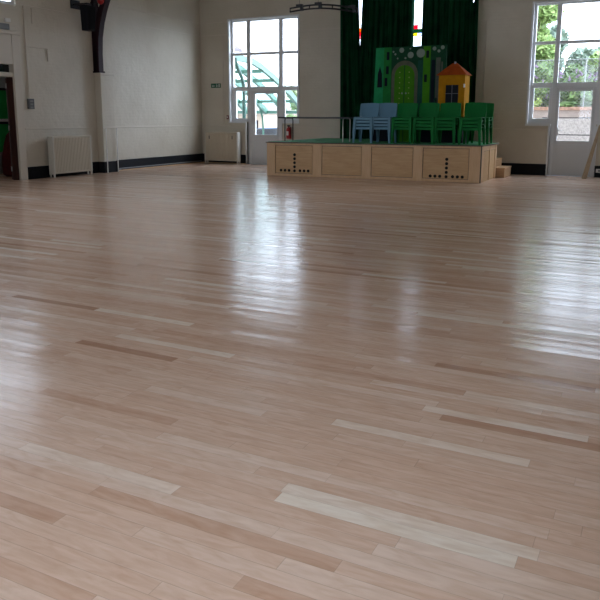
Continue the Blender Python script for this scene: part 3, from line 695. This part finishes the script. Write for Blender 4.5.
MB().hexa([(-12.66, 13.33, 3.47), (-12.46, 13.33, 3.47), (-12.46, 13.58, 3.47), (-12.66, 13.58, 3.47), (-12.66, 13.30, 4.05), (-12.42, 13.30, 4.05), (-12.42, 13.60, 4.05), (-12.66, 13.60, 4.05)]).build('cabinet', M_SPK, sp, bevel=.012)
MB().hexa([(-12.462, 13.35, 3.50), (-12.450, 13.35, 3.50), (-12.450, 13.56, 3.50), (-12.462, 13.56, 3.50), (-12.428, 13.33, 4.02), (-12.412, 13.33, 4.02), (-12.412, 13.57, 4.02), (-12.428, 13.57, 4.02)]).build('grille', mat('speaker cloth', (.006, .006, .007), .95, spec=.1), sp)
MB().box(XL, -12.50, 13.36, 13.39, 4.075, 4.11).box(XL, -12.50, 13.52, 13.55, 4.075, 4.11).box(-12.54, -12.50, 13.36, 13.55, 4.075, 4.11).box(XL, XL+.02, 13.3, 13.6, 4.0, 4.2).build('bracket', M_STEEL, sp)
MB().tube([(-12.60, 13.45, 4.04), (-12.60, 13.45, 4.09)], .02, 8).build('mount_pin', M_GREY, sp)
pb = thing('wall_box', (XL, 13.2, 4.16), 'dark box on the wall above the loudspeaker', 'junction box')
MB().box(XL, -12.80, 13.18, 13.50, 4.22, 4.75).build('box_body', M_MAROON, pb, bevel=.01)
bl = thing('alarm_bell', (-12.60, 13.98, 4.14), 'round red alarm bell on the maroon roof rib', 'bell')
MB().lathe((-12.58, 13.93, 4.25), [(.05, .07), (.085, .06), (.105, .02), (.10, 0), (.06, -.03), (.0, -.04)], 20, 'y').build('gong', M_RED, bl, True)
MB().box(-12.66, -12.50, 13.985, 14.0, 4.18, 4.32).build('mounting_plate', M_GREY, bl)

# ------------------------------------------------------------------ radiators
def radiator(name, loc, width, label, cat, rotz, brackets=False, ribs=22, zt=.97):
    """built facing -y at the origin, front at y=0 .. wall side +y"""
    r = thing('radiator', (0, 0, 0), label, cat, 'old column radiators')
    d = .15; z0 = .10
    m = MB(); w0 = width-.08
    for i in range(ribs):
        x0 = -w0/2+w0*i/ribs; x1 = x0+w0/ribs
        a = [(x0+.004, -.012), (x0+(x1-x0)*.25, -.030), (x0+(x1-x0)*.75, -.030), (x1-.004, -.012)]
        m.prism([(x, y+.02, z0+.03) for x, y in a]+[(x1-.004, d, z0+.03), (x0+.004, d, z0+.03)], (0, 0, zt-z0-.07))
    m.box(-w0/2, w0/2, .01, d-.01, z0+.05, zt-.05)
    m.build('column_panel', M_RAD, r)
    MB().box(-w0/2, w0/2, -.008, d+.01, zt-.04, zt).build('top_rail', M_RAD, r, bevel=.006)
    MB().box(-w0/2, w0/2, -.004, d, z0-.01, z0+.035).build('bottom_rail', M_RAD, r, bevel=.006)
    for s in (-1, 1):
        xs = s*(width/2-.02)
        MB().box(xs-.02, xs+.02, -.012, d+.012, z0-.02, zt).build('end_panel', M_RADW, r, bevel=.008)
        for y in (.0, d-.035):
            MB().hexa([(xs-.014, y, 0), (xs+.014, y, 0), (xs+.014, y+.03, 0), (xs-.014, y+.03, 0), (xs-.018, y-.004, z0), (xs+.018, y-.004, z0), (xs+.018, y+.036, z0), (xs-.018, y+.036, z0)]).build('leg', M_RADW, r)
        MB().tube([(xs*.9, d-.01, .5), (xs*.9, .205, .5)], .012, 8).build('wall_stay', M_GREY, r)
    if brackets:
        for x in (-.42, .42): MB().box(x-.012, x+.012, -.022, -.008, .76, .86).build('clip', M_GREYD, r)
    r.location = loc; r.rotation_euler = (0, 0, rotz)
    return r
radiator('radiator', (-12.70, 12.86, 0), 1.27, 'cream column radiator on the left wall between the doorway and the pier', 'radiator', PI/2, ribs=24)
radiator('radiator', (-12.09, 18.46, 0), 1.22, 'cream column radiator below the exit sign on the far wall', 'radiator', 0, True, ribs=20)
# heating pipes by the pier
hp = thing('heating_pipe', (-12.70, 14.25, 0), 'thin white heating pipes running up the pier and along the skirting', 'pipe')
for y in (14.06, 14.46): MB().tube([(-12.705, y, 0), (-12.705, y, 1.13)], .013, 8).build('riser', M_WHITE, hp, True)
MB().tube([(-12.705, 14.46, .06), (-12.705, 14.56, .06), (-12.89, 14.60, .06), (-12.89, 18.55, .06)], .014, 8).build('floor_run', M_GREY, hp, True)

# ------------------------------------------------------------------ wall fittings
ex = thing('exit_sign', (-12.4, YF-.02, 2.30), 'small green exit sign on the far wall left of the window', 'sign')
MB().box(-12.575, -12.225, YF-.016, YF, 2.315, 2.445).build('sign_plate', mat('sign green', (.012, .12, .055), .5), ex)
ma = MB(); yy = YF-.019
def flat(pts): ma.prism([(x, yy, z) for x, z in pts], (0, .003, 0))
flat([(-12.55, 2.37), (-12.50, 2.41), (-12.50, 2.385), (-12.44, 2.385), (-12.44, 2.355), (-12.50, 2.355), (-12.50, 2.33)])       # arrow
flat([(-12.385, 2.335), (-12.36, 2.335), (-12.345, 2.375), (-12.365, 2.405), (-12.385, 2.40)]); flat([(-12.375, 2.41), (-12.355, 2.41), (-12.355, 2.432), (-12.375, 2.432)])
flat([(-12.345, 2.375), (-12.325, 2.345), (-12.315, 2.35), (-12.335, 2.39)]); flat([(-12.30, 2.335), (-12.25, 2.335), (-12.25, 2.43), (-12.30, 2.43)])
ma.build('pictogram', mat('sign white', (.45, .50, .46), .5), ex)
cp_ = thing('call_point', (-11.95, YF-.03, 1.36), 'small dark red fire call point between exit sign and window', 'call point')
MB().box(-12.01, -11.945, YF-.04, YF, 1.36, 1.48).build('box_body', mat('call point red', (.16, .03, .025), .4), cp_, bevel=.006)
MB().box(-11.995, -11.96, YF-.043, YF-.038, 1.395, 1.445).build('glass_plate', M_WHITE, cp_)
def conduit(pts, label, r=.012):
    m = MB(); m.tube(pts, r, 8)
    return tag(m.build('cable_conduit', M_TRIM, None, True), label, 'conduit', 'surface conduits on the walls')
conduit([(-12.12, YF-.014, 1.18), (-12.12, YF-.014, 3.86)], 'thin vertical cable conduit beside the green exit sign on the far wall')
conduit([(-4.18, YF-.014, 1.18), (-4.18, YF-.014, 3.86)], 'thin vertical conduit right of the stage curtains')
conduit([(XL+.016, 11.84, 1.84), (XL+.016, 11.84, 3.86)], 'vertical conduit running up from the grey switch panel', .016)
conduit([(XL+.014, 11.86, 2.99), (XL+.014, 12.46, 2.985), (XL+.014, 12.475, 2.97), (XL+.014, 12.475, 2.70)], 'cranked conduit turning down on the wall above the left radiator')
conduit([(XL+.014, 12.07, 3.50), (XL+.014, 12.07, 3.85)], 'short vertical conduit high on the left wall')
sw = thing('switch_panel', (XL, 11.86, 1.60), 'dark grey switch panel on the left wall beside the doorway', 'switch')
MB().box(XL, XL+.05, 11.78, 11.95, 1.60, 1.83).build('box_body', M_GREYD, sw, bevel=.006)
for z in (1.635, 1.705, 1.775): MB().box(XL+.05, XL+.058, 11.82, 11.91, z-.022, z+.022).build('switch_rocker', M_GREY, sw)
el = thing('wall_light', (XL, 11.2, 3.4), 'small white light fitting above the left doorway', 'light fitting')
MB().box(XL, XL+.05, 11.30, 11.44, 3.46, 3.54).build('fitting_body', M_WHITE, el, bevel=.008)
MB().box(XL, XL+.04, 10.5, 11.40, 3.30, 3.42).build('back_box', M_GREY, el)
fe = thing('fire_extinguisher', (-9.81, YF-.09, .80), 'red fire extinguisher on the far wall behind the folding table', 'fire extinguisher')
MB().lathe((-9.81, YF-.095, .80), [(.060, 0), (.075, .015), (.075, .27), (.055, .315), (.025, .335), (.022, .355), (.0, .356)], 20).build('cylinder', M_RED, fe, True)
MB().box(-9.84, -9.79, YF-.115, YF-.075, 1.15, 1.18).box(-9.86, -9.76, YF-.105, YF-.085, 1.18, 1.20).build('valve_handle', M_STEEL, fe)
MB().tube([(-9.79, YF-.10, 1.165), (-9.73, YF-.12, 1.14), (-9.725, YF-.12, 1.05), (-9.73, YF-.12, .92)], .011, 8).build('hose', M_STEEL, fe, True)
MB().box(-9.845, -9.775, YF-.172, YF-.168, .90, 1.02).build('instruction_label', M_WHITE, fe)
MB().box(-9.85, -9.77, YF-.03, YF, .95, 1.08).build('wall_bracket', M_STEEL, fe)
pl = thing('leaning_plank', (-1.5, 18.2, 0), 'narrow brown wooden plank leaning against the wall by the right door', 'plank')
a = Vector((-1.60, 18.10, .0)); b = Vector((-1.34, 18.66, 1.27)); wv = Vector((.085, 0.0, -.03)); th = Vector((.0, .022, -.010))
mb = MB(); mb.hexa([a, a+Vector((.115, .02, 0)), a+Vector((.115, .045, 0)), a+Vector((0, .025, 0)), b, b+Vector((.06, 0, 0)), b+Vector((.06, .025, 0)), b+Vector((0, .025, 0))])
mb.build('board', wood_mat('brown plank', (.40, .29, .19), (.52, .40, .28), 5, 'z'), pl, bevel=.002)
sb = thing('socket_box', (-1.24, YF-.06, .10), 'small white socket box on the black skirting right of the plank', 'socket')
MB().box(-1.33, -1.18, YF-.07, YF-.025, .12, .21).build('box_body', M_WHITE, sb, bevel=.006)
MB().box(-1.28, -1.23, YF-.074, YF-.07, .145, .185).build('face_plate', M_GREY, sb)

# ------------------------------------------------------------------ lobby seen through the left doorway
ll = thing('lobby_fill_light', (XL-1.0, 11.6, 2.66), 'round ceiling fill light added to the lobby behind the left doorway', 'ceiling light')  # unseen lamp added to brighten the lobby
MB().lathe((XL-1.0, 11.6, 2.66), [(.10, .04), (.16, .03), (.16, 0), (.0, -.0)], 20).build('rim', M_WHITE, ll, True)
ml = bpy.data.materials.new('fill lamp glow'); ml.use_nodes = True; ml.node_tree.nodes['Principled BSDF'].inputs['Emission Color'].default_value = (1, .97, .9, 1); ml.node_tree.nodes['Principled BSDF'].inputs['Emission Strength'].default_value = 9
MB().lathe((XL-1.0, 11.6, 2.60), [(.05, 0), (.12, .02), (.14, .058), (.0, .059)], 20).build('diffuser', ml, ll, True)
nb = thing('notice_board', (LW, 12.8, .5), 'bright green notice board with white strips seen through the left doorway', 'notice board')
MB().box(LW, LW+.03, 12.2, 13.35, .55, 2.10).build('green_backing', mat('board green', (.012, .36, .075), .7), nb)
MB().box(LW, LW+.03, 12.2, 13.35, 2.12, 2.45).build('grey_sheet', mat('grey sheet', (.36, .38, .40), .7), nb)
MB().box(LW+.03, LW+.036, 12.2, 13.35, 1.30, 1.37).build('white_strip', M_WHITE, nb)
MB().box(LW+.03, LW+.036, 12.2, 13.35, 1.24, 1.30).build('dark_strip', M_STEEL, nb)
MB().box(LW+.0, LW+.04, 12.2, 13.35, 2.07, 2.13).build('dark_rail', M_STEEL, nb)
rc = MB(); rc.lathe((XL-1.05, 12.12, .0), [(.12, 0), (.19, .05), (.21, .25), (.19, .5), (.13, .78), (.07, .98), (.02, 1.05), (0, 1.06)], 16)
tag(rc.build('red_coat', mat('dark red cloth', (.10, .006, .008), .85, noise=.3, nscale=9), None, True), 'dark red cloth bundle standing inside the left doorway', 'cloth')

# ------------------------------------------------------------------ outside: ground and terrace
GZ = -.5
S('ground', MB().box(-60, 30, YF+.3, 90, GZ-.2, GZ), M_PAVE)
S('ground_near', MB().box(-14, 3, YF+.3, 20.6, GZ, -.02), M_PAVE)
S('ground_side', MB().box(-60, XL-2.4, -40, YF+.3, GZ-.2, GZ).box(XR+.35, 40, -40, YF+.3, GZ-.2, GZ).box(-20, 12, -40, YB-.35, GZ-.2, GZ), M_PAVE)
rw = thing('retaining_wall', (-1.5, 22.1, GZ), 'pebble-dashed retaining wall with an orange brick coping outside the right door', 'wall')
MB().box(-4.6, 3.2, 22.0, 22.3, GZ, 1.43).build('pebbledash_face', M_PEB, rw)
MB().box(-4.6, 3.2, 22.06, 22.3, 1.43, 1.65).build('concrete_band', M_CONC, rw)
MB().box(-4.6, 3.2, 21.97, 22.32, 1.65, 1.745).build('brick_coping', M_COPE, rw, bevel=.01)
S('ground_bank', MB().box(-9.0, 6, 22.3, 40, GZ, 1.62), mat('soil bank', (.10, .085, .06), .95, noise=.3, nscale=4))
hr = thing('garden_handrail', (-1.5, 21.0, GZ), 'thin dark horizontal handrail in front of the pebble-dashed wall', 'railing')
for z in (1.435, .97): MB().tube([(-3.0, 21.0, z), (1.5, 21.0, z)], .014, 8).build('rail_bar', M_STEEL, hr, True)
for x in (-2.95, 1.45): MB().tube([(x, 21.0, GZ), (x, 21.0, 1.45)], .02, 8).build('post', M_STEEL, hr, True)
wf = thing('wire_fence', (-1.5, 22.6, 1.62), 'chain link fence in front of the bushes above the coping', 'fence')
mb = MB(); x0, x1, z0, z1 = -4.4, 2.6, 1.75, 3.12; st = .11
def seg(p, q):
    d = (q-p).normalized(); s = Vector((-d.z, 0, d.x))*.0035
    mb.hexa([p-s, p+s, p+s+Vector((0, .006, 0)), p-s+Vector((0, .006, 0)), q-s, q+s, q+s+Vector((0, .006, 0)), q-s+Vector((0, .006, 0))])
hgt = z1-z0; x = x0-hgt
while x < x1:
    for sgn in (1, -1):
        pts = []
        xa, xb = (x, x+hgt) if sgn > 0 else (x+hgt, x)
        t0 = 0; t1 = 1
        for b_, s_ in ((x0, 1), (x1, -1)):
            fa, fb = (xa-b_)*s_, (xb-b_)*s_
            if fa < 0 and fb < 0: t0 = 2
            elif fa < 0: t0 = max(t0, fa/(fa-fb))
            elif fb < 0: t1 = min(t1, fa/(fa-fb))
        if t0 < t1: seg(Vector((xa+(xb-xa)*t0, 22.6, z0+hgt*t0)), Vector((xa+(xb-xa)*t1, 22.6, z0+hgt*t1)))
    x += st
mb.build('wire_mesh', M_WIRE, wf)
MB().tube([(x0, 22.6, z1), (x1, 22.6, z1)], .012, 6).build('top_wire', M_WIRE, wf)
for x in (-4.4, -2.1, .3, 2.6): MB().tube([(x, 22.62, 1.6), (x, 22.62, z1+.03)], .022, 8).build('post', M_WIRE, wf)
# bushes and trees
LEAF = [leaf_mat('leaf bright', (.14, .25, .065), (.40, .52, .19)), leaf_mat('leaf deep', (.075, .15, .05), (.25, .36, .13)), leaf_mat('leaf blue', (.12, .18, .14), (.30, .38, .29)), leaf_mat('leaf lime', (.34, .46, .08), (.52, .62, .18))]
FLW = leaf_mat('buddleia flower', (.34, .20, .40), (.55, .40, .58))
def leaves(mb, blobs, n, size):
    tot = sum(b[3] for b in blobs)
    for (cx, cy, cz, r) in blobs:
        for _ in range(int(n*r/tot)):
            d = Vector((random.gauss(0, 1), random.gauss(0, 1), random.gauss(0, 1))).normalized()*r*(random.random()**.45)
            p = Vector((cx, cy, cz))+d*1.0
            u = Vector((random.gauss(0, 1), random.gauss(0, 1), random.gauss(0, 1))).normalized(); v = u.orthogonal().normalized(); s = size*random.uniform(.6, 1.3)
            mb.add([p-u*s, p+v*s*.45, p+u*s, p-v*s*.45], [(0, 1, 2, 3)])
def bush(name, x, y, z0, h, r, lm, label, cat, n=1500, size=.09, fl=0, group=None):
    o = thing(name, (x, y, z0), label, cat, group)
    tr = MB()
    for k in range(3):
        a = random.uniform(0, 6.3); tr.tube([(x+.1*math.cos(a), y+.1*math.sin(a), z0), (x+r*.3*math.cos(a), y+r*.3*math.sin(a), z0+h*.5), (x+r*.5*math.cos(a), y+r*.5*math.sin(a), z0+h*.85)], [.05, .035, .012], 6)
    tr.build('stem', M_TRUNK, o)
    bl = []
    for k in range(9):
        a = random.uniform(0, 6.3); q = random.random(); rr = r*random.uniform(.35, .55)
        bl.append((x+r*.6*math.cos(a), y+r*.6*math.sin(a), z0+rr*.5+(h-rr*1.4)*q, rr))
    m = MB(); leaves(m, bl, int(n*2.0), size*1.5); m.build('foliage', LEAF[lm], o)
    if fl:
        f = MB()
        for k in range(fl):
            b = random.choice(bl); a = random.uniform(PI, 2*PI)
            c = Vector((b[0]+b[3]*.85*math.cos(a), b[1]+b[3]*.95*math.sin(a), b[2]+random.uniform(-.3, .9)*b[3])); dr = Vector((math.cos(a), math.sin(a), .6)).normalized()
            for j in range(26):
                t = j/26; p = c+dr*t*.22; s = .045*(1-t*.5)
                u = Vector((random.gauss(0, 1), random.gauss(0, 1), random.gauss(0, 1))).normalized(); v = u.orthogonal().normalized()
                f.add([p-u*s, p+v*s, p+u*s, p-v*s], [(0, 1, 2, 3)])
        f.build('flower', FLW, o)
    return o
G = 'bushes beyond the terrace fence'
bush('leafy_tree', -4.15, 24.3, 1.55, 4.2, 1.05, 0, 'tall leafy green tree at the left edge of the right window', 'tree', 6000, .10)
bush('evergreen_tree', -4.05, 26.0, 1.55, 3.3, .9, 2, 'blue-green evergreen behind the tall leafy tree', 'tree', 2200, .10)
bush('butterfly_bush', -2.95, 23.8, 1.55, 1.95, .75, 1, 'flowering bush with purple blooms beside the tall leafy tree', 'bush', 1900, .08, 26, G)
bush('butterfly_bush', -1.75, 24.0, 1.55, 2.0, .85, 0, 'flowering bush with purple blooms above the right door', 'bush', 2000, .08, 34, G)
bush('green_bush', -.75, 24.2, 1.55, 2.0, .8, 0, 'pale green bush right of the purple flowering bushes', 'bush', 1700, .09, 10, G)
bush('butterfly_bush', -2.35, 25.3, 1.55, 2.35, 1.0, 2, 'tall blue-green bush behind the purple flowering bushes', 'bush', 2600, .09, 14, G)
bush('green_bush', -.95, 25.6, 1.55, 2.3, 1.1, 0, 'broad pale green bush at the back right, above the right door', 'bush', 2800, .09, 0, G)
bush('green_bush', .35, 24.4, 1.55, 2.2, .9, 1, 'large dark green bush furthest right behind the wire fence', 'bush', 2200, .09, 0, G)
bush('green_bush', -3.55, 23.0, 1.55, .62, .22, 3, 'small lime green bush low behind the wire fence', 'bush', 420, .05, 0, G)
bush('green_bush', -2.5, 23.15, 1.55, 1.0, .55, 1, 'dark green bush just behind the fence at the right door', 'bush', 1300, .08, 0, G)
bush('green_bush', -1.2, 23.2, 1.55, 1.0, .6, 0, 'mid green bush low behind the fence, right of the dark one', 'bush', 1300, .08, 0, G)
bush('green_bush', -3.3, 23.6, 1.55, 1.1, .5, 0, 'mid green bush at the foot of the tall leafy tree', 'bush', 1100, .08, 0, G)
LEAF.append(leaf_mat('leaf pale', (.22, .32, .14), (.40, .50, .28)))
bush('leafy_tree', -15.2, 30.0, GZ, 4.2, .8, 4, 'distant green tree right of the green canopy', 'tree', 2600, .09)

# ------------------------------------------------------------------ outside: green canopy, downpipe, houses, car
cn = thing('green_canopy', (-14, 22, GZ), 'green steel arched canopy with glazed roof outside the left window', 'canopy')
prof = [(19.2, 3.25), (19.9, 3.29), (20.7, 3.26), (21.4, 3.08), (22.17, 2.80), (22.69, 2.60), (23.46, 2.27), (24.03, 1.98), (24.7, 1.62)]
for i in range(5):
    x = -12.3-.86*i
    m = ribbon([(y, z) for y, z in prof], .095, x-.06, x+.06)
    for p in m.v: p.x, p.y = p.y, p.x
    m.build('arched_beam', M_GSTEEL, cn)
for y, z in ((19.3, 3.27), (21.40, 2.97), (22.17, 2.70), (24.03, 2.02), (24.7, 1.62)):
    MB().box(-16.4, -12.3, y-.05, y+.05, z-.065, z+.05).build('purlin', M_GSTEEL, cn)
rs = MB()
for (ya, za), (yb, zb) in zip(prof, prof[1:]):
    rs.hexa([(-16.4, ya, za+.062), (-12.28, ya, za+.062), (-12.28, ya, za+.070), (-16.4, ya, za+.070), (-16.4, yb, zb+.062), (-12.28, yb, zb+.062), (-12.28, yb, zb+.070), (-16.4, yb, zb+.070)])
rs.build('roof_sheet', glass_mat('canopy sheet', (.93, .99, .97), .03), cn)
for x in (-12.36, -14.1, -15.8):
    MB().tube([(x, 24.3, 1.85), (x+.0, 24.55, 1.4), (x, 24.6, 1.0), (x, 24.6, GZ)], .04, 8).build('post', M_GSTEEL, cn, True)
dp = MB(); dp.tube([(-12.03, 19.25, 3.25), (-12.03, 19.3, 3.1), (-12.0, 19.4, 2.88), (-11.88, 19.4, 2.64), (-11.82, 19.4, 2.42), (-11.81, 19.4, 2.2), (-11.815, 19.4, -.02)], .06, 10)
tag(dp.build('drain_downpipe', M_DKGREEN, None, True), 'dark green cranked downpipe outside the left window', 'downpipe')
bh = thing('brick_house', (-22.4, 30, GZ), 'pinkish brick house with a projecting eave at the left edge of the left window', 'house')
MB().box(-25, -19.6, 28.0, 31.2, GZ, 4.75).build('wall', brick_mat('house brick', (.34, .21, .17), (.42, .27, .22), (.42, .36, .32), 'y'), bh)
rf = MB(); rf.prism([(-25.3, 27.7, 4.62), (-22.3, 27.7, 6.6), (-19.25, 27.7, 4.62), (-19.25, 27.7, 4.78), (-22.5, 27.7, 6.8), (-25.3, 27.7, 4.78)], (0, 3.8, 0)); rf.build('roof', mat('slate roof', (.13, .11, .12), .8), bh)
MB().box(-19.6, -19.57, 29.2, 30.2, 1.4, 2.6).build('house_window', M_WIN, bh)
ch = thing('cream_house', (-24.6, 40, GZ), 'cream rendered house beyond the car, seen through the left door', 'house')
MB().box(-27, -22.9, 40, 45, GZ, 1.62).build('wall', mat('cream render', (.46, .38, .30), .9), ch)
rf = MB(); rf.prism([(-27.2, 39.7, 1.6), (-27.2, 42.5, 2.3), (-27.2, 45.3, 1.6)], (4.5, 0, 0)); rf.build('roof', mat('tile roof', (.25, .2, .18), .8), ch)
MB().box(-24.0, -23.3, 39.97, 40, .4, 1.2).build('house_window', M_WIN, ch)
# parked car
M_CAR = mat('pale blue car paint', (.09, .15, .24), .3); M_TYRE = mat('tyre', (.01, .01, .01), .8)
car = thing('parked_car', (-18.2, 32.6, GZ), 'pale blue car parked outside, seen low in the glass of the left door', 'car')
side = [(x-1.35, z) for x, z in ((-18.8, .22), (-18.78, .62), (-18.6, .80), (-17.75, .92), (-17.2, 1.36), (-15.9, 1.40), (-15.2, .95), (-14.9, .86), (-14.85, .25))]
MB().prism([(x, 31.8, GZ+z) for x, z in side], (0, 1.65, 0)).build('car_body', M_CAR, car, bevel=.05)
gls = [(-18.97, .96), (-18.53, 1.30), (-17.30, 1.33), (-16.75, .98)]
MB().prism([(x, 31.78, GZ+z) for x, z in gls], (0, .03, 0)).build('side_window', mat('car glass', (.04, .05, .06), .1), car)
for x in (-19.4, -16.95):
    for y in (31.8, 33.3): MB().lathe((x, y, GZ+.31), [(.1, -.06), (.30, -.06), (.31, 0), (.30, .12), (.1, .12)], 20, 'y').build('wheel', M_TYRE, car, True)
MB().box(-20.14, -20.05, 31.83, 32.05, GZ+.58, GZ+.70).build('headlamp', M_WHITE, car)
